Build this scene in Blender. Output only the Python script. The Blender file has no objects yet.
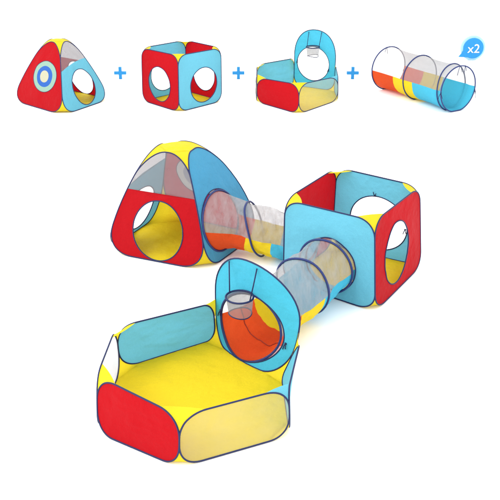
import bpy, math, random
from mathutils import Vector, Matrix, noise
from mathutils.geometry import delaunay_2d_cdt
random.seed(7)
C = bpy.context.scene.collection
S = bpy.context.scene
PI = math.pi

# ------------------------------------------------------------------ camera
cd = bpy.data.cameras.new('camera'); cam = bpy.data.objects.new('camera', cd); C.objects.link(cam)
cam.location = (0, 0, 3.0)
cam.rotation_euler = (math.radians(90 - 25.1425), 0, 0)
cd.sensor_width = 36; cd.lens = 60.773; cd.clip_end = 500
S.camera = cam
S.render.resolution_x = 1024; S.render.resolution_y = 1024

# ------------------------------------------------------------------ studio light (white tent of light + one big softbox)
w = bpy.data.worlds.new('World'); S.world = w; w.use_nodes = True
w.node_tree.nodes['Background'].inputs[0].default_value = (1.0, 1.0, 1.0, 1)
w.node_tree.nodes['Background'].inputs[1].default_value = 1.33
def softbox(loc, target, size, power):
    l = bpy.data.lights.new('softbox', 'AREA'); l.shape = 'RECTANGLE'; l.size = size; l.size_y = size; l.energy = power
    o = bpy.data.objects.new('softbox', l); C.objects.link(o); o.location = loc
    o.rotation_euler = (Vector(target) - Vector(loc)).to_track_quat('-Z', 'Y').to_euler()
softbox((-7.5, -1.0, 10.0), (0, 6.5, 0), 5.0, 380)
softbox((-9.5, 5.0, 12.5), (0, 11.5, 0), 5.0, 380)
S.view_settings.view_transform = 'Standard'; S.view_settings.look = 'None'
S.view_settings.exposure = 0.62; S.view_settings.gamma = 1
S.cycles.transparent_max_bounces = 32
S.cycles.max_bounces = 10

# ------------------------------------------------------------------ materials
def fabric(name, col, trans=0.36, rough=0.55, wr=0.65):
    m = bpy.data.materials.new(name); m.use_nodes = True
    n, L = m.node_tree.nodes, m.node_tree.links
    n.clear()
    out = n.new('ShaderNodeOutputMaterial'); mix = n.new('ShaderNodeMixShader')
    p = n.new('ShaderNodeBsdfPrincipled'); t = n.new('ShaderNodeBsdfTranslucent')
    tc = n.new('ShaderNodeTexCoord')
    ns = n.new('ShaderNodeTexNoise'); ns.inputs['Scale'].default_value = 5.0; ns.inputs['Detail'].default_value = 4
    L.new(tc.outputs['Object'], ns.inputs['Vector'])
    wv = n.new('ShaderNodeTexNoise'); wv.inputs['Scale'].default_value = 260.0; wv.inputs['Detail'].default_value = 2
    L.new(tc.outputs['Object'], wv.inputs['Vector'])
    # slight dye and weave variation of the cloth
    hs = n.new('ShaderNodeHueSaturation'); hs.inputs['Color'].default_value = (*col, 1)
    mr = n.new('ShaderNodeMapRange'); mr.inputs['From Min'].default_value = .3; mr.inputs['From Max'].default_value = .7
    mr.inputs['To Min'].default_value = .93; mr.inputs['To Max'].default_value = 1.07
    L.new(wv.outputs['Fac'], mr.inputs['Value']); L.new(mr.outputs['Result'], hs.inputs['Value'])
    L.new(hs.outputs['Color'], p.inputs['Base Color']); L.new(hs.outputs['Color'], t.inputs['Color'])
    b = n.new('ShaderNodeBump'); b.inputs['Strength'].default_value = wr; b.inputs['Distance'].default_value = .05
    L.new(ns.outputs['Fac'], b.inputs['Height'])
    L.new(b.outputs['Normal'], p.inputs['Normal']); L.new(b.outputs['Normal'], t.inputs['Normal'])
    p.inputs['Roughness'].default_value = rough; p.inputs['Specular IOR Level'].default_value = .07
    mix.inputs[0].default_value = trans
    L.new(p.outputs[0], mix.inputs[1]); L.new(t.outputs[0], mix.inputs[2]); L.new(mix.outputs[0], out.inputs[0])
    return m

def netting(name, col, opacity, wr=0.5, streak=0.25, crumpled=False):
    """sheer white net: partly see-through cloth with a little crumple"""
    m = bpy.data.materials.new(name); m.use_nodes = True
    n, L = m.node_tree.nodes, m.node_tree.links
    n.clear()
    out = n.new('ShaderNodeOutputMaterial'); mix = n.new('ShaderNodeMixShader'); m2 = n.new('ShaderNodeMixShader')
    d = n.new('ShaderNodeBsdfDiffuse'); t = n.new('ShaderNodeBsdfTranslucent'); tr = n.new('ShaderNodeBsdfTransparent')
    d.inputs[0].default_value = (*col, 1); t.inputs[0].default_value = (*col, 1)
    tc = n.new('ShaderNodeTexCoord')
    ns = n.new('ShaderNodeTexNoise'); ns.inputs['Scale'].default_value = 11; ns.inputs['Detail'].default_value = 2.5; ns.inputs['Roughness'].default_value = .5
    ns.inputs['Distortion'].default_value = .2
    if crumpled:      # long slanting creases of a squeezed net, bright and dark streaks painted in
        mp = n.new('ShaderNodeMapping'); mp.inputs['Rotation'].default_value = (.7, .5, .9); mp.inputs['Scale'].default_value = (2.6, .55, 1.1)
        L.new(tc.outputs['Object'], mp.inputs['Vector']); L.new(mp.outputs[0], ns.inputs['Vector'])
    else:
        L.new(tc.outputs['Object'], ns.inputs['Vector'])
    b = n.new('ShaderNodeBump'); b.inputs['Strength'].default_value = wr; b.inputs['Distance'].default_value = .022
    L.new(ns.outputs['Fac'], b.inputs['Height'])
    L.new(b.outputs['Normal'], d.inputs['Normal'])
    mr = n.new('ShaderNodeMapRange'); mr.inputs['From Min'].default_value = .15; mr.inputs['From Max'].default_value = .85
    mr.inputs['To Min'].default_value = opacity * (1 - streak); mr.inputs['To Max'].default_value = min(1, opacity * (1 + streak))  # opacity streaks stand in for light and dark along the creases
    L.new(ns.outputs['Fac'], mr.inputs['Value'])
    m2.inputs[0].default_value = .35
    L.new(d.outputs[0], m2.inputs[1]); L.new(t.outputs[0], m2.inputs[2])
    L.new(mr.outputs['Result'], mix.inputs[0]); L.new(tr.outputs[0], mix.inputs[1]); L.new(m2.outputs[0], mix.inputs[2])
    L.new(mix.outputs[0], out.inputs[0])
    return m

def plain(name, col, rough=.5, spec=.3):
    m = bpy.data.materials.new(name); m.use_nodes = True
    n, L = m.node_tree.nodes, m.node_tree.links
    p = n['Principled BSDF']
    tc = n.new('ShaderNodeTexCoord'); ns = n.new('ShaderNodeTexNoise'); ns.inputs['Scale'].default_value = 40
    L.new(tc.outputs['Object'], ns.inputs['Vector'])
    hs = n.new('ShaderNodeHueSaturation'); hs.inputs['Color'].default_value = (*col, 1)
    mr = n.new('ShaderNodeMapRange'); mr.inputs['To Min'].default_value = .88; mr.inputs['To Max'].default_value = 1.12
    L.new(ns.outputs['Fac'], mr.inputs['Value']); L.new(mr.outputs['Result'], hs.inputs['Value'])
    L.new(hs.outputs['Color'], p.inputs['Base Color'])
    p.inputs['Roughness'].default_value = rough; p.inputs['Specular IOR Level'].default_value = spec
    return m

RED = fabric('red_cloth', (.42, .005, .010), .36)
ORANGE = fabric('orange_red_cloth', (.60, .072, .016), .45)
BLUE = fabric('sky_blue_cloth', (.118, .408, .535), .27)
SHADED_BLUE = fabric('shaded_blue_cloth', (.072, .325, .55), .42)  # tent blue made deeper: shade of a side turned from the light
CYAN = fabric('cyan_cloth', (.056, .385, .54), .3)
YELLOW = fabric('yellow_cloth', (.71, .56, .022), .38)
YBAND = fabric('yellow_band_cloth', (.66, .50, .018), .3)
NET = netting('white_netting', (.24, .23, .245), .605, .2, .07)
FINE_NET = netting('fine_white_netting', (.29, .285, .295), .56, .2, .08)
PIT_NET = netting('pale_warm_netting', (.46, .42, .28), .38, .2, .16)
CRUMPLED = netting('crumpled_netting', (.375, .375, .39), .55, .8, .34, True)
NAVY = plain('navy_binding', (.008, .014, .066), .6)
INDIGO = plain('indigo_ring_sleeve', (.015, .027, .120), .55)
PALE = fabric('pale_green_cloth', (.27, .43, .35))
ROYAL = fabric('royal_blue_cloth', (.036, .125, .45))
CREAM = fabric('cream_cloth', (.49, .48, .35))
SIGN = plain('sign_blue', (.010, .20, .47), .45)
HALO = plain('sign_pale_blue', (.33, .58, .74), .5)
FADED = fabric('faded_cream_cloth', (.50, .50, .47))
GREYISH = fabric('faded_grey_blue_cloth', (.26, .28, .34))
RING_SHADOW = plain('dark_red_ring_shadow', (.22, .022, .010), .7)  # colour of the outer ring's shadow showing through the cloth
WHITE = plain('white_lettering', (.93, .93, .93), .5)

# ------------------------------------------------------------------ object helpers
def empty(name, label, cat, loc, group=None):
    o = bpy.data.objects.new(name, None); C.objects.link(o); o.location = loc
    o.empty_display_size = .1
    o['label'] = label; o['category'] = cat
    if group: o['group'] = group
    return o

def origin(o):
    v = Vector((0, 0, 0))
    while o is not None:
        v += o.location; o = o.parent
    return v

def mesh(name, verts, faces, mat, parent=None, smooth=True, label=None):
    off = origin(parent) if parent else Vector((0, 0, 0))
    me = bpy.data.meshes.new(name)
    me.from_pydata([tuple(Vector(v) - off) for v in verts], [], faces)
    me.materials.append(mat)
    if smooth:
        me.polygons.foreach_set('use_smooth', [True] * len(me.polygons))
    me.update()
    o = bpy.data.objects.new(name, me); C.objects.link(o)
    o.parent = parent
    if label: o['label'] = label
    return o

def tube_geo(pts, r, closed=False, seg=8, V=None, F=None, flat=1.0):
    V = [] if V is None else V; F = [] if F is None else F
    pts = [Vector(p) for p in pts]; n = len(pts); b0 = len(V)
    up = None
    for i in range(n):
        a = pts[(i - 1) % n] if (closed or i > 0) else pts[0]
        b = pts[(i + 1) % n] if (closed or i < n - 1) else pts[-1]
        t = (b - a).normalized()
        if up is None:
            up = t.orthogonal().normalized()
        up = (up - t * up.dot(t)).normalized()
        s = t.cross(up)
        for k in range(seg):
            an = 2 * PI * k / seg
            V.append(pts[i] + up * (r * math.cos(an)) + s * (r * flat * math.sin(an)))
    m = n if closed else n - 1
    for i in range(m):
        for k in range(seg):
            j = (i + 1) % n
            F.append((b0 + i * seg + k, b0 + i * seg + (k + 1) % seg, b0 + j * seg + (k + 1) % seg, b0 + j * seg + k))
    if not closed:
        F.append(tuple(b0 + k for k in reversed(range(seg))))
        F.append(tuple(b0 + (n - 1) * seg + k for k in range(seg)))
    return V, F

def tube(name, pts, r, mat, parent, closed=False, seg=8, flat=1.0):
    V, F = tube_geo(pts, r, closed, seg, flat=flat)
    return mesh(name, V, F, mat, parent)

def bez(p0, p1, p2, p3, n):
    out = []
    for i in range(n + 1):
        t = i / n; u = 1 - t
        out.append(tuple(u**3 * a + 3*u*u*t * b + 3*u*t*t * c + t**3 * d for a, b, c, d in zip(p0, p1, p2, p3)))
    return out

def inside(p, poly):
    x, y = p; c = False; n = len(poly)
    for i in range(n):
        x1, y1 = poly[i]; x2, y2 = poly[i - 1]
        if (y1 > y) != (y2 > y) and x < (x2 - x1) * (y - y1) / (y2 - y1) + x1:
            c = not c
    return c

# ------------------------------------------------------------------ one cloth panel stretched on a wire loop
class Panel:
    """cloth stretched in a rounded frame between two ridge lines; s runs left to right seen from outside, t upwards"""
    def __init__(self, bl, br, tr, tl, centre, fil, bow=(0, 0), bulge=.0, foot=0, seed=0, wrinkle=1.0):
        self.q = [Vector(v) for v in (bl, br, tr, tl)]
        self.fil = fil; self.bow = bow; self.bulge = bulge; self.foot = foot; self.wr = wrinkle; self.seed = seed
        self.c = Vector(centre)
        n = (self.q[1] - self.q[0]).cross(self.q[3] - self.q[0]).normalized()
        mid = sum(self.q, Vector()) / 4
        if n.dot(mid - self.c) < 0: n = -n
        self.n = n
        self.h = ((self.q[3] + self.q[2]) - (self.q[0] + self.q[1])).length / 2
    def ridge(self, a, b, t, bow):
        p = a.lerp(b, t)
        d = Vector((a.x - self.c.x, a.y - self.c.y, 0)).normalized()
        return p + d * bow * 4 * t * (1 - t)
    def pos(self, s, t, lift=0.0):
        a = self.ridge(self.q[0], self.q[3], t, self.bow[0]); b = self.ridge(self.q[1], self.q[2], t, self.bow[1])
        p = a.lerp(b, s)
        k = 16 * s * (1 - s) * t * (1 - t)
        if self.bulge and 0 <= s <= 1 and 0 <= t <= 1:
            p = p + self.n * (self.bulge * k)
        w = noise.noise(Vector((s * 2.3 + self.seed * 7.1, t * 2.0, self.seed))) * .006
        w += noise.noise(Vector((s * 6.1 + self.seed * 3.3, t * 4.3, self.seed + 9))) * .0028
        w += (abs(noise.noise(Vector((s * 3.2 - t * 1.4 + self.seed, t * 6.5, self.seed + 4)))) - .2) * -.005
        w *= 1.5 * self.wr * max(0, min(1, k * 1.5))
        p = p + self.n * (lift + w)
        if self.foot: p = p - self.n * (self.foot * 4 * s * (1 - s) * max(0, 1 - t) ** 2)
        p.z += .007
        return p
    def width(self, t):
        return (self.ridge(self.q[0], self.q[3], t, self.bow[0]) - self.ridge(self.q[1], self.q[2], t, self.bow[1])).length
    def corner(self, name, n=14, k=.62):
        """arc from the ridge to the top or bottom edge"""
        fs, ft = self.fil[name]
        s0 = 0 if name[1] == 'L' else 1; t0 = 0 if name[0] == 'B' else 1
        ds = 1 if s0 == 0 else -1; dt = 1 if t0 == 0 else -1
        return bez((s0, t0 + dt * ft), (s0, t0 + dt * ft * (1 - k)), (s0 + ds * fs * (1 - k), t0), (s0 + ds * fs, t0), n)
    def outline(self):
        o = list(self.corner('BL')) + list(reversed(self.corner('BR'))) + list(self.corner('TR')) + list(reversed(self.corner('TL')))
        def seg(a, b, m):
            return [(a[0] + (b[0] - a[0]) * i / m, a[1] + (b[1] - a[1]) * i / m) for i in range(1, m)]
        n = 15; parts = [o[0:n], o[n:2*n], o[2*n:3*n], o[3*n:4*n]]; out = []
        for i, p in enumerate(parts):
            out += p
            a, b = p[-1], parts[(i + 1) % 4][0]
            if math.hypot(a[0] - b[0], a[1] - b[1]) > .05: out += seg(a, b, 6)
        res = []
        for p in out:
            if not res or math.hypot(p[0] - res[-1][0], p[1] - res[-1][1]) > .004: res.append(p)
        if math.hypot(res[0][0] - res[-1][0], res[0][1] - res[-1][1]) < .004: res.pop()
        return res
    def ellipse(self, cs, ct, rx, ry, n=56):
        out = []
        for i in range(n):
            a = 2 * PI * i / n
            t = ct + ry * math.sin(a) / self.h
            out.append((cs + rx * math.cos(a) / self.width(max(0, min(1, t))), t))
        return out
    def build(self, parent, mat, hole=None, net=None, circles=(), holebind=True, pname='side_panel', label=None, bind=.0052, extra=None):
        out = self.outline(); loops = [out]; lines = []
        hl = self.ellipse(*hole) if hole else None
        if hl: loops.append(hl)
        cl = [self.ellipse(*c[0]) for c in circles]
        loops += cl
        if net: lines.append(net)
        vs, es = [], []
        for lp in loops:
            b = len(vs); vs += [Vector(p) for p in lp]
            es += [(b + i, b + (i + 1) % len(lp)) for i in range(len(lp))]
        for ln in lines:
            b = len(vs); vs += [Vector(p) for p in ln]
            es += [(b + i, b + i + 1) for i in range(len(ln) - 1)]
        for i in range(1, 26):
            for j in range(1, 26):
                vs.append(Vector((i / 26 + random.uniform(-.006, .006), j / 26 + random.uniform(-.006, .006))))
        V, E, F, *_ = delaunay_2d_cdt(vs, es, [], 0, 1e-5)
        def above(p):
            for a, b in zip(net, net[1:]):
                if a[0] <= p[0] <= b[0]:
                    return p[1] > a[1] + (b[1] - a[1]) * (p[0] - a[0]) / (b[0] - a[0])
            return False
        groups = {}
        for f in F:
            c = (sum(V[i].x for i in f) / len(f), sum(V[i].y for i in f) / len(f))
            if not inside(c, out) or (hl and inside(c, hl)): continue
            key = 'cloth'
            if net and above(c): key = 'net'
            for i, lp in enumerate(cl):
                if inside(c, lp): key = i
            groups.setdefault(key, []).append(f)
        P = [self.pos(v.x, v.y) for v in V]
        def sub(name, fs, m, par, label=None):
            idx = {}; vv = []; ff = []
            for f in fs:
                g = []
                for i in f:
                    if i not in idx: idx[i] = len(vv); vv.append(P[i])
                    g.append(idx[i])
                ff.append(g)
            return mesh(name, vv, ff, m, par, label=label)
        pan = sub(pname, groups['cloth'], mat, parent, label)
        if 'net' in groups: sub('mesh_window', groups['net'], NET, pan)
        for i, c in enumerate(circles):
            sub(c[1], groups[i], c[2], pan)
        tube('edge_binding', [self.pos(*p) for p in out], bind, NAVY, pan, True)
        if hl and holebind: tube('hole_binding', [self.pos(*p, lift=.001) for p in hl], .005, NAVY, pan, True)
        for c, lp in zip(circles[:1], cl[:1]):
            tube('badge_stitching', [self.pos(*p, lift=.001) for p in lp], .003, NAVY, pan, True, 6)
        self.obj = pan
        return pan

def ruled(parent, A, B, mat, name='corner_gusset', sag=.012, m=6, centre=None):
    V, F = [], []
    n = len(A)
    for i in range(n):
        for j in range(m + 1):
            p = A[i].lerp(B[i], j / m)
            if centre is not None:
                d = Vector((centre.x - p.x, centre.y - p.y, 0)).normalized()
                p = p + d * sag * 4 * (j / m) * (1 - j / m) * (i / (n - 1))
            V.append(p)
    for i in range(n - 1):
        for j in range(m):
            F.append((i*(m+1)+j, i*(m+1)+j+1, (i+1)*(m+1)+j+1, (i+1)*(m+1)+j))
    return mesh(name, V, F, mat, parent)

def sheet(parent, loop, mat, name, amp=.004, dome=0.0, res=44):
    """a flat sewn sheet (floor or roof) inside a loop of 3-D points"""
    c = sum(loop, Vector()) / len(loop)
    xs = [p.x for p in loop]; ys = [p.y for p in loop]
    x0, x1, y0, y1 = min(xs), max(xs), min(ys), max(ys)
    vs = [Vector((p.x, p.y)) for p in loop]; es = [(i, (i + 1) % len(loop)) for i in range(len(loop))]
    poly = [(p.x, p.y) for p in loop]; nb = len(vs)
    for i in range(1, res):
        for j in range(1, res):
            vs.append(Vector((x0 + (x1 - x0) * i / res + random.uniform(-.002, .002), y0 + (y1 - y0) * j / res + random.uniform(-.002, .002))))
    V, E, F, *_ = delaunay_2d_cdt(vs, es, [], 0, 1e-6)
    keep = [f for f in F if inside((sum(V[i].x for i in f) / len(f), sum(V[i].y for i in f) / len(f)), poly)]
    def zof(v):
        # inverse-distance height from the loop, plus faint ripples
        num = den = 0; dm = 9
        for p in loop:
            d = math.hypot(p.x - v.x, p.y - v.y); dm = min(dm, d); k = 1 / (d * d + 1e-6); num += k * p.z; den += k
        f = min(1, dm / .12)
        return num / den + f * (dome + amp * (1.6 + noise.noise(Vector((v.x * 5, v.y * 5, 3))) - 1.4 * abs(noise.noise(Vector((v.x * 2.1 + v.y * 1.3, v.y * 4.2 - v.x, 7))))))
    idx = {}; P = []; FF = []
    for f in keep:
        g = []
        for i in f:
            if i not in idx: idx[i] = len(P); P.append(Vector((V[i].x, V[i].y, zof(V[i]))))
            g.append(idx[i])
        FF.append(g)
    return mesh(name, P, FF, mat, parent)

def knot(parent, p, n, size=.03, mat=None, name='tie', spread=1.0, down=1.0):
    """a small tied ribbon: two loose ends hanging from a knot"""
    p = Vector(p); n = Vector(n).normalized(); side = n.cross(Vector((0, 0, 1)))
    side = side.normalized() if side.length > .01 else Vector((1, 0, 0))
    V, F = [], []
    for sgn in (-1, 1):
        a = p + n * .006
        b = a + side * sgn * size * .18 * spread + n * .01 + Vector((0, 0, -size * .35 * down))
        c = a + side * sgn * size * .34 * spread + n * .012 + Vector((0, 0, -size * (1 + .15 * sgn) * down))
        pts = [Vector(q) for q in bez(a, a.lerp(b, .6), b, c, 6)]
        tube_geo(pts, .0035, False, 6, V, F)
    tube_geo([p + n * .002 - side * .006, p + n * .008, p + n * .002 + side * .006], .006, False, 8, V, F)
    return mesh(name, V, F, mat or NAVY, parent)

# ------------------------------------------------------------------ setting: a bare white studio floor
def studio_floor():
    m = bpy.data.materials.new('white_floor'); m.use_nodes = True
    p = m.node_tree.nodes['Principled BSDF']; p.inputs['Roughness'].default_value = .9; p.inputs['Specular IOR Level'].default_value = 0
    n = m.node_tree.nodes.new('ShaderNodeTexNoise'); n.inputs['Scale'].default_value = 3
    mr = m.node_tree.nodes.new('ShaderNodeMapRange'); mr.inputs['To Min'].default_value = .95; mr.inputs['To Max'].default_value = .97
    m.node_tree.links.new(n.outputs['Fac'], mr.inputs['Value'])
    m.node_tree.links.new(mr.outputs['Result'], p.inputs['Base Color'])
    o = mesh('floor', [(-30, -12, 0), (30, -12, 0), (30, 45, 0), (-30, 45, 0)], [(0, 1, 2, 3)], m, smooth=False)
    o['kind'] = 'structure'
studio_floor()

# corner positions (metres): bottom ring then top ring, counter-clockwise seen from above, first = left corner (front corner for pits)
CUBE_NEAR = [ (0.257, 5.812, 0.000), (0.904, 5.331, 0.000), (1.371, 6.079, 0.000), (0.690, 6.458, 0.000), (0.257, 5.779, 0.689), (0.865, 5.381, 0.689), (1.300, 6.054, 0.689), (0.704, 6.487, 0.689) ]
CUBE_FAR = [ (-1.436, 11.090, 0.000), (-0.909, 10.540, 0.000), (-0.380, 11.068, 0.000), (-0.888, 11.595, 0.000), (-1.413, 11.059, 0.707), (-0.903, 10.597, 0.707), (-0.377, 11.057, 0.707), (-0.875, 11.563, 0.707) ]
PIT_NEAR = [ (-0.382, 3.621, 0.000), (0.227, 3.897, 0.000), (0.200, 4.480, 0.000), (-0.234, 4.951, 0.000), (-0.832, 4.583, 0.000), (-0.871, 3.922, 0.000), (-0.371, 3.646, 0.315), (0.216, 3.912, 0.315), (0.312, 4.440, 0.315), (-0.242, 4.882, 0.315), (-0.839, 4.569, 0.315), (-0.868, 4.029, 0.315) ]
PIT_FAR = [ (0.619, 10.450, 0.000), (1.181, 11.118, 0.000), (1.175, 11.599, 0.000), (0.626, 11.913, 0.000), (0.080, 11.596, 0.000), (0.092, 11.032, 0.000), (0.620, 10.521, 0.359), (1.151, 10.958, 0.359), (1.179, 11.629, 0.359), (0.633, 12.039, 0.359), (0.098, 11.627, 0.359), (0.094, 10.893, 0.359) ]
TENT_NEAR = [ (-1.194, 6.344, 0.000), (-0.343, 5.990, 0.000), (0.063, 6.704, 0.000), (-0.807, 7.179, 0.000), (-0.804, 6.477, 0.842), (-0.510, 6.348, 0.842), (-0.388, 6.664, 0.842), (-0.676, 6.740, 0.842) ]
TENT_FAR = [ (-3.183, 11.105, 0.000), (-2.367, 10.392, 0.000), (-1.893, 11.174, 0.000), (-2.630, 11.724, 0.000), (-2.659, 11.076, 0.797), (-2.440, 10.918, 0.797), (-2.337, 11.140, 0.797), (-2.556, 11.273, 0.797) ]

def ring_of(P):
    n = len(P) // 2
    c = sum((Vector(p) for p in P[:n]), Vector()) / n
    return n, c, P[:n], P[n:]

def close_shell(root, panels, c, roof=False, floor=True):
    """yellow corner gussets between neighbouring panels, floor and, if any, roof"""
    n = len(panels)
    low, top = [], []
    for k in range(n):
        a, b = panels[k], panels[(k + 1) % n]
        A = [a.pos(*p) for p in a.corner('BR')]; B = [b.pos(*p) for p in b.corner('BL')]
        ruled(root, A, B, YELLOW, centre=c, sag=0)
        A = [a.pos(*p) for p in a.corner('TR')]; B = [b.pos(*p) for p in b.corner('TL')]
        ruled(root, A, B, YELLOW, centre=c, sag=.012 if not roof else 0)
        L = lambda p, t, f, g: [p.pos(f + (g - f) * i / 6, t) for i in range(7)]
        low += L(a, 0, a.fil['BL'][0], 1 - a.fil['BR'][0])
        top += L(a, 1, a.fil['TL'][0], 1 - a.fil['TR'][0])
    def dedupe(l):
        r = []
        for p in l:
            if not r or (p - r[-1]).length > .004: r.append(p)
        if (r[0] - r[-1]).length < .004: r.pop()
        return r
    if floor: sheet(root, dedupe(low), YELLOW, 'floor_sheet')
    if roof: sheet(root, dedupe(top), YELLOW, 'roof_sheet', amp=0, dome=.012, res=10)

# ------------------------------------------------------------------ play cubes
def play_cube(P, label, order, holes, ties=()):
    n, c, b, t = ring_of(P)
    root = empty('play_cube', label, 'play cube', (c.x, c.y, 0), 'open topped play cubes')
    fil = {k: (.20, .20) for k in ('BL', 'BR', 'TL', 'TR')}
    ps = []
    for k in range(4):
        p = Panel(b[k], b[(k + 1) % 4], t[(k + 1) % 4], t[k], c + Vector((0, 0, .35)), fil, bulge=.012, seed=k + len(label))
        p.build(root, {'r': RED, 'b': BLUE}[order[k]], hole=holes[k], label={'r': 'red side panel with round opening', 'b': 'sky blue side panel with round opening'}[order[k]])
        ps.append(p)
    close_shell(root, ps, c)
    for k, s, tt in ties:
        knot(ps[k].obj, ps[k].pos(s, tt), -ps[k].n, .035, name='tie', down=-.9 if tt > .6 else .9)
    return root, ps

cube1, cp = play_cube(CUBE_NEAR, 'big open-topped cube joined to two tunnels, blue in front and red on its right', 'brbr',
    [(.535, .395, .208, .206), (.43, .46, .215, .245), (.48, .42, .25, .23), (.5, .36, .225, .225)],
    ties=[(2, .52, .76), (2, .17, .42)])
cube2, _ = play_cube(CUBE_FAR, 'small distant open-topped cube standing alone, red on its left side and blue on its right', 'rbrb',
    [(.50, .41, .215, .225), (.57, .39, .225, .225), (.5, .42, .22, .22), (.5, .42, .22, .22)])

# ------------------------------------------------------------------ play tents
def play_tent(P, label, shift, specs, bow):
    n, c, b, t = ring_of(P)
    root = empty('play_tent', label, 'play tent', (c.x, c.y, 0), 'rocket play tents')
    fil = {'BL': (.26, .30), 'BR': (.26, .30), 'TL': (.48, .24), 'TR': (.48, .24)}
    ps = [None] * 4
    for k in range(4):
        ps[k] = Panel(b[k], b[(k + 1) % 4], t[(k + 1) % 4], t[k], c + Vector((0, 0, .3)), fil, bow=(bow[k], bow[(k + 1) % 4]), bulge=.02, seed=k + 3)
        ps[k].fil = dict(fil, **specs[(k + shift) % 4].get('fil', {}))
    for k in range(4):
        p = ps[k]; sp = specs[(k + shift) % 4]
        p.build(root, sp['mat'], hole=sp.get('hole'), net=sp.get('net'), circles=sp.get('circles', ()), label=sp['label'])
    close_shell(root, ps, c, roof=True)
    return root, ps

def tent_panels(badge, hole_right, slant, hole_slant, fa, fb, cols, ff={}, fr={}):
    bx, bt, bw = badge
    return [
    dict(mat=RED, fil=ff, hole=(.515, .29, .225, .25), net=[(-.3, .635), (1.3, .635)], label='red panel with round opening under a sheer white window'),
    dict(mat=SHADED_BLUE, fil=fr, hole=hole_right, label='plain blue panel with round opening'),
    dict(mat=RED, fil=fa, circles=[((bx, bt, bw, .20), 'badge_ring', cols[0]), ((bx, bt, bw * .67, .135), 'badge_disc', cols[1]), ((bx, bt, bw * .36, .076), 'badge_centre', cols[2])],
         label='red panel with round porthole badge'),
    dict(mat=BLUE, fil=fb, hole=hole_slant, net=slant, label='blue panel with round opening under a slanting sheer white window'),
    ]
tent1, tp = play_tent(TENT_NEAR, 'large pyramid tent joined to a tunnel, red doorway panel in front with sheer window', 0,
    tent_panels((.565, .55, .19), (.37, .36, .245, .25), [(-.3, .79), (0, .755), (1.0, .665), (1.3, .64)], (.46, .26, .235, .205), {'BR': (.32, .52)}, {'BL': (.32, .52)}, (FADED, GREYISH, FADED), {'TR': (.48, .19)}, {'TL': (.32, .16)}), bow=(.055, .055, .10, .055))
tent2, tp2 = play_tent(TENT_FAR, 'small distant pyramid tent standing alone, red side with blue and cream bullseye badge', 2,
    tent_panels((.57, .485, .225), (.50, .35, .225, .245), [(-.3, .56), (.0, .60), (.2, .645), (.5, .685), (.8, .70), (1.3, .70)], (.54, .30, .205, .235), {}, {}, (PALE, ROYAL, CREAM)), bow=(.035,) * 4)

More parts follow.
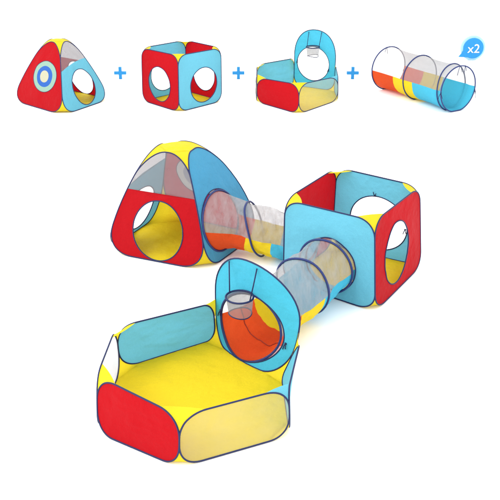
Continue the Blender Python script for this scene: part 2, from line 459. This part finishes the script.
# ------------------------------------------------------------------ ball pits
def ball_pit(P, label, Htall, tfil, hole, hoop_st, hoop_r, stand, tbow, foot, cords, lean=(0, 0, 0)):
    n, c, b, t = ring_of(P)
    root = empty('ball_pit', label, 'ball pit', (c.x, c.y, 0), 'six sided ball pits with a hoop')
    fil = {'BL': (.20, .44), 'BR': (.20, .44), 'TL': (.24, .44), 'TR': (.24, .44)}
    mats = [('net', 'sheer white netting panel'), (BLUE, 'sky blue panel'), (CYAN, 'tall arched blue panel with round opening and hoop'),
            (BLUE, 'sky blue panel'), ('net', 'sheer white netting panel'), (RED, 'red panel')]
    special = {3: {'BL': (.11, .40), 'TL': (.11, .40), 'BR': (.20, .44), 'TR': (.20, .44)}, 1: {'BL': (.20, .46), 'TL': (.08, .2), 'BR': (.12, .2), 'TR': (.24, .55)}}
    ps = []
    for k in range(6):
        k2 = (k + 1) % 6
        if k == 2:
            up = Vector((0, 0, Htall))
            B0, B1 = Vector(b[2]), Vector(b[3])
            p = Panel(B0, B1, B1 + up, B0 + up + Vector(lean), c + Vector((0, 0, .15)), tfil, bow=tbow, bulge=.01, foot=foot, seed=11)
            p.build(root, CYAN, hole=hole, pname='arched_panel', label=mats[k][1])
            tall = p
        else:
            p = Panel(b[k], b[k2], t[k2], t[k], c + Vector((0, 0, .15)), special.get(k, fil), bulge=.012 if k != 1 else 0, seed=k + 20, wrinkle=2.2 if mats[k][0] == 'net' else 1.0)
            m = (PIT_NET if k == 0 else NET) if mats[k][0] == 'net' else mats[k][0]
            p.build(root, m, pname='side_panel', label=mats[k][1])
        ps.append(p)
    # gussets
    for k in range(6):
        a, d = ps[k], ps[(k + 1) % 6]
        for lv in 'BT':
            ca = [a.pos(*p) for p in a.corner(lv + 'R')]; cb = [d.pos(*p) for p in d.corner(lv + 'L')]
            if lv == 'T':
                if a is tall: ca = [tall.pos(1, q.z * .92 / Htall - .004) for q in cb]
                if d is tall: cb = [tall.pos(0, q.z / Htall - .004) for q in ca]
            else:
                if a is tall: cb = [d.pos(*p) for p in d.corner('BL')]
            ruled(root, ca, cb, BLUE if (k, lv) == (0, 'T') else YELLOW, centre=c, sag=0 if lv == 'B' else .008)
    low = []
    for a in ps:
        f, g = a.fil['BL'][0], 1 - a.fil['BR'][0]
        low += [a.pos(f + (g - f) * i / 6, 0) for i in range(7)]
    sheet(root, low, YELLOW, 'floor_sheet', amp=.009)
    # basketball hoop inside the arched panel
    inn = -tall.n
    hc = tall.pos(*hoop_st) + inn * stand
    hp = mesh('hoop', *tube_geo([hc + Vector((math.cos(a), math.sin(a), 0)) * hoop_r for a in [2*PI*i/36 for i in range(36)]], .0065, True), NAVY, root)
    V, F = [], []
    for i in range(9):
        f = i / 8; r = hoop_r * (1 - .16 * f); z = -hoop_r * 1.35 * f
        for k in range(32):
            a = 2 * PI * k / 32
            rr = r * (1 + .05 * f * math.sin(3 * a + 1))
            V.append(hc + Vector((math.cos(a) * rr, math.sin(a) * rr, z + .008 * f * math.sin(2 * a))))
    for i in range(8):
        for k in range(32):
            F.append((i*32+k, i*32+(k+1) % 32, (i+1)*32+(k+1) % 32, (i+1)*32+k))
    mesh('hoop_net', V, F, FINE_NET, hp)
    tube('net_hem', V[-32:], .004, NAVY, hp, True, 6)
    sd = (tall.pos(1, .5) - tall.pos(0, .5)).normalized()
    for sg, st in zip((-1, 1), cords):
        a = hc + sd * sg * hoop_r * .98
        bpt = tall.pos(*st) + inn * .006
        tube('cord', [a, a.lerp(bpt, .5) + Vector((0, 0, -.004)), bpt], .0042, NAVY, hp)
    return root, ps, tall

pit1, pp, tall1 = ball_pit(PIT_NEAR, 'large six-sided ball pit in the foreground, joined to a tunnel, hoop on its arched panel', .70,
    {'BL': (.24, .30), 'BR': (.24, .30), 'TL': (.50, .46), 'TR': (.50, .50)}, (.52, .315, .272, .215), (.56, .65), .088, .10, (.085, .03), .06, [(.44, .955), (.80, .905)], (.055, -.02, 0))
pit2, pp2, tall2 = ball_pit(PIT_FAR, 'small distant six-sided ball pit standing alone, empty arched opening under its hoop', .81,
    {'BL': (.24, .2), 'BR': (.24, .2), 'TL': (.50, .46), 'TR': (.50, .46)}, (.54, .42, .245, .235), (.48, .735), .092, .10, (0, 0), 0, [(.35, .975), (.66, .955)])


# ------------------------------------------------------------------ tunnels
def rim(p, cs, ct, rx, ry):
    """a loop on a panel, just outside its cloth, that the end of a tunnel is tied to"""
    def at(a):
        t = ct - ry * math.cos(a) / p.h
        return p.pos(cs - rx * math.sin(a) / p.width(max(0, min(1, t))), t, lift=.004)
    return at
def play_tunnel(label, axis, r, bands, rings, half=90, group='pop-up crawl tunnels', ties=(), seed=0, crumple=.010, net=None, tilt={}, lean={}, flare=0, ring_shadow=None, mouth=None):
    A = [Vector(p) for p in axis]
    NL, NT = 72, 96
    # resample the axis evenly
    if len(A) == 2: pts = [A[0].lerp(A[1], i / NL) for i in range(NL + 1)]
    else: pts = [Vector(p) for p in bez(*A, NL)]
    mid = pts[NL // 2]
    root = empty('play_tunnel', label, 'play tunnel', (mid.x, mid.y, 0), group)
    def frame(i):
        t = (pts[min(NL, i + 1)] - pts[max(0, i - 1)]).normalized()
        u = (Vector((0, 0, 1)) - t * t.z).normalized()
        return t, u, t.cross(u)
    rr = sorted(rings)
    def rad(f, a):
        lo = max([x for x in rr if x <= f + 1e-6] or [0]); hi = min([x for x in rr if x > f + 1e-6] or [1])
        k = math.sin(PI * (f - lo) / max(1e-4, hi - lo)) if hi > lo else 0
        k = max(0, k)
        q = Vector((f * 5 + seed * 3, math.cos(a) * 2.2, math.sin(a) * 2.2))
        wr = noise.noise(q) * .9 + noise.noise(q * 2.3) * .55 + noise.noise(q * 5.1) * .25
        fold = math.sin(a * 7 + 3 * noise.noise(q * .7)) * .25
        return (r + flare * max(0, 1 - f / .3)) * (1 - .045 * k) + crumple * (wr + fold) * min(1, k * 1.6)
    def blend(f, a, p, lift):
        """the sewn end of the tube lies flat against the rim of the opening it is tied to"""
        if mouth is None or f > .35: return p
        k = (1 - f / .35) ** 2
        m = mouth(a) + (p - pts[round(f * NL)]).normalized() * lift + (pts[round(f * NL)] - pts[0])
        return p.lerp(m, k)
    def P(i, a, lift=0):
        t, u, s = frame(i); f = i / NL
        R = rad(f, a) + lift
        d = (-u * math.cos(a) + s * math.sin(a)) * R
        p = blend(f, a, pts[i] + d, lift)
        p.z = max(p.z, .018)
        return p
    # angle a = 0 at the bottom; coloured cloth for |a| < half, netting above
    h = math.radians(half)
    def patch(name, i0, i1, a0, a1, na, mat, par, label=None):
        V = [P(i, a0 + (a1 - a0) * j / na) for i in range(i0, i1 + 1) for j in range(na + 1)]
        F = [((i)*(na+1)+j, (i)*(na+1)+j+1, (i+1)*(na+1)+j+1, (i+1)*(na+1)+j) for i in range(i1 - i0) for j in range(na)]
        return mesh(name, V, F, mat, par, label=label)
    patch('netting_top', 0, NL, h, 2 * PI - h, 60, net or CRUMPLED, root)
    prev = 0
    for f, mat, lb in bands:
        i1 = round(f * NL)
        patch('cloth_base', prev, i1, -h, h, 48, mat, root, lb); prev = i1
    for f in rings:
        i = min(NL, round(f * NL)); t, u, s = frame(i)
        tl = tilt.get(f, 0)
        ring = []
        for k in range(48):
            a = 2 * PI * k / 48
            d = (-u * math.cos(a) + s * math.sin(a)) * (r + flare * max(0, 1 - f / .3) + .009)
            p = blend(f, a, pts[i] + d, .009) + t * (tl * (math.sin(a) + .35 * math.cos(a)) + lean.get(f, 0) * math.cos(a))
            if 0 < f < 1: p += (-u * math.cos(a) + s * math.sin(a)) * (.006 * noise.noise(Vector((math.cos(a) * 1.3, math.sin(a) * 1.3, f * 9 + seed)))) + t * (.012 * noise.noise(Vector((math.cos(a) * 1.1, math.sin(a) * 1.1, f * 7 + seed + 5))))
            p.z = max(p.z, .009)
            ring.append(p)
        ro = tube('wire_ring', ring, .0082, INDIGO, root, True, 8)
        for (ff, ang, size) in ties:
            if ff == f:
                a = math.radians(ang); p = pts[i] + (-u * math.cos(a) + s * math.sin(a)) * (r + .006)
                out = (-u * math.cos(a) + s * math.sin(a))
                knot(ro, p, out + t * (.6 if f > .5 else -.6), size)
    if ring_shadow:
        t, u, s = frame(round(ring_shadow * NL))
        tube('ring_shadow_line', [P(round(ring_shadow * NL), h * (k / 20 - 1), -.003) for k in range(41)], .0032, RING_SHADOW, root)  # dark line drawn for the shadow of a ring behind the cloth
    return root

play_tunnel('crumpled netting tunnel running between the big pyramid tent and the big cube',
    [tp[1].pos(.39, .36, lift=.005), (-.02, 6.31, .245), (.2, 6.245, .205), (.50, 6.12, .205)], .196,
    [(.36, ORANGE, 'orange red base'), (.66, YBAND, 'yellow base'), (1.0, CYAN, 'cyan base')], [0.0, .42, .99], 88, seed=1, lean={.42: .11}, mouth=rim(tp[1], .365, .348, .243, .240), crumple=.019)
play_tunnel('crumpled netting tunnel running between the big cube and the foreground ball pit',
    [tall1.pos(.52, .315, lift=.006), (.20, 4.98, .235), (.42, 5.32, .265), (.605, 5.60, .285)], .208,
    [(.31, ORANGE, 'orange red base'), (.56, YBAND, 'yellow base'), (1.0, CYAN, 'cyan base')], [0.0, .60, .90], 88, seed=2, ring_shadow=.16, mouth=rim(tall1, .545, .313, .252, .212), crumple=.019)
play_tunnel('smooth netting tunnel lying alone in the distance, both ends open with hanging ties',
    [(1.935, 11.75, .294), (2.168, 11.36, .294), (2.415, 10.97, .294), (2.648, 10.585, .294)], .285,
    [(.30, ORANGE, 'orange red base'), (.58, YBAND, 'yellow base'), (1.0, CYAN, 'cyan base')], [0.0, .47, .90, 1.0], 90, seed=3, crumple=.003, net=FINE_NET,
    ties=[(0.0, -85, .07), (0.0, 170, .09), (1.0, 88, .08), (1.0, 178, .11), (1.0, 195, .09), (1.0, -82, .09)], tilt={.90: .05})

# ties on the arched panels' openings
knot(tall1.obj, tall1.pos(.10, .30), -tall1.n, .035)
knot(tall1.obj, tall1.pos(.92, .33), -tall1.n, .035)
knot(tall2.obj, tall2.pos(.92, .45), -tall2.n, .035)
knot(tall2.obj, tall2.pos(.16, .36), -tall2.n, .035)

# ------------------------------------------------------------------ upright foam plus signs and the round "x2" sign standing behind the row
def prism(name, outline, x, y, z0, depth, mat, parent=None, bevel=.004):
    """outline in the x-z plane, extruded towards +y"""
    n = len(outline)
    V = [Vector((x + a, y, z0 + b)) for a, b in outline] + [Vector((x + a, y + depth, z0 + b)) for a, b in outline]
    F = [tuple(range(n)), tuple(reversed(range(n, 2 * n)))] + [(i, n + i, n + (i + 1) % n, (i + 1) % n) for i in range(n)]
    o = mesh(name, V, F, mat, parent, smooth=False)
    b = o.modifiers.new('soft_edge', 'BEVEL'); b.width = bevel; b.segments = 2; b.limit_method = 'ANGLE'
    return o

def plus_sign():
    h, w = .088, .0215
    o = [(-w, -h), (w, -h), (w, -w), (h, -w), (h, w), (w, w), (w, h), (-w, h), (-w, w), (-h, w), (-h, -w), (-w, -w)]
    return prism('plus_sign', o, 0, 0, h, .05, SIGN)
ps0 = plus_sign()
for i, (x, lb) in enumerate([(-1.905, 'thick blue plus sign between the small distant tent and the small distant cube'),
                             (-.170, 'thick blue plus sign between the small distant cube and the small distant ball pit'),
                             (1.508, 'thick blue plus sign between the small distant ball pit and the lone tunnel')]):
    o = ps0 if i == 0 else ps0.copy()
    if i: C.objects.link(o)
    o.location = (x, 12.30, .001)
    o['label'] = lb; o['category'] = 'plus sign'; o['group'] = 'blue plus signs in the back row'

def round_sign():
    x, y = 3.56, 13.56
    root = empty('speech_bubble_sign', 'round blue speech bubble sign reading x2 with pale blue rim', 'sign', (x, y, 0))
    k = 1 / 61.5
    def bubble(r, tip, half):
        a0 = math.radians(180 + 38)
        pts = []
        for i in range(57):
            a = a0 + half + (2 * PI - 2 * half) * i / 56
            pts.append((math.cos(a) * r, math.sin(a) * r))
        pts.append(tip)
        return pts
    Rh, Rd = 12.0 * k, 9.8 * k
    prism('rim', [(math.cos(2*PI*i/64)*Rh, math.sin(2*PI*i/64)*Rh) for i in range(64)], x, y, Rh, .05, HALO, root)
    prism('face', bubble(Rd, (-13.8 * k, -8.4 * k), .42), x, y - .03, Rh, .028, SIGN, root, .003)
    cu = bpy.data.curves.new('lettering', 'FONT'); cu.body = 'x2'; cu.size = 12.0 * k; cu.align_x = 'CENTER'; cu.align_y = 'CENTER'
    cu.extrude = .004; cu.offset = -.0006
    to = bpy.data.objects.new('lettering_curve', cu); C.objects.link(to)
    dg = bpy.context.evaluated_depsgraph_get()
    me = bpy.data.meshes.new_from_object(to.evaluated_get(dg))
    bpy.data.objects.remove(to)
    me.materials.clear(); me.materials.append(WHITE)
    cx = (min(v.co.x for v in me.vertices) + max(v.co.x for v in me.vertices)) / 2
    cy = (min(v.co.y for v in me.vertices) + max(v.co.y for v in me.vertices)) / 2
    for v in me.vertices: v.co.x -= cx; v.co.y -= cy
    t = bpy.data.objects.new('lettering', me); C.objects.link(t)
    t.parent = root; t.location = (0, -.035, Rh); t.rotation_euler = (PI / 2, 0, 0)
round_sign()
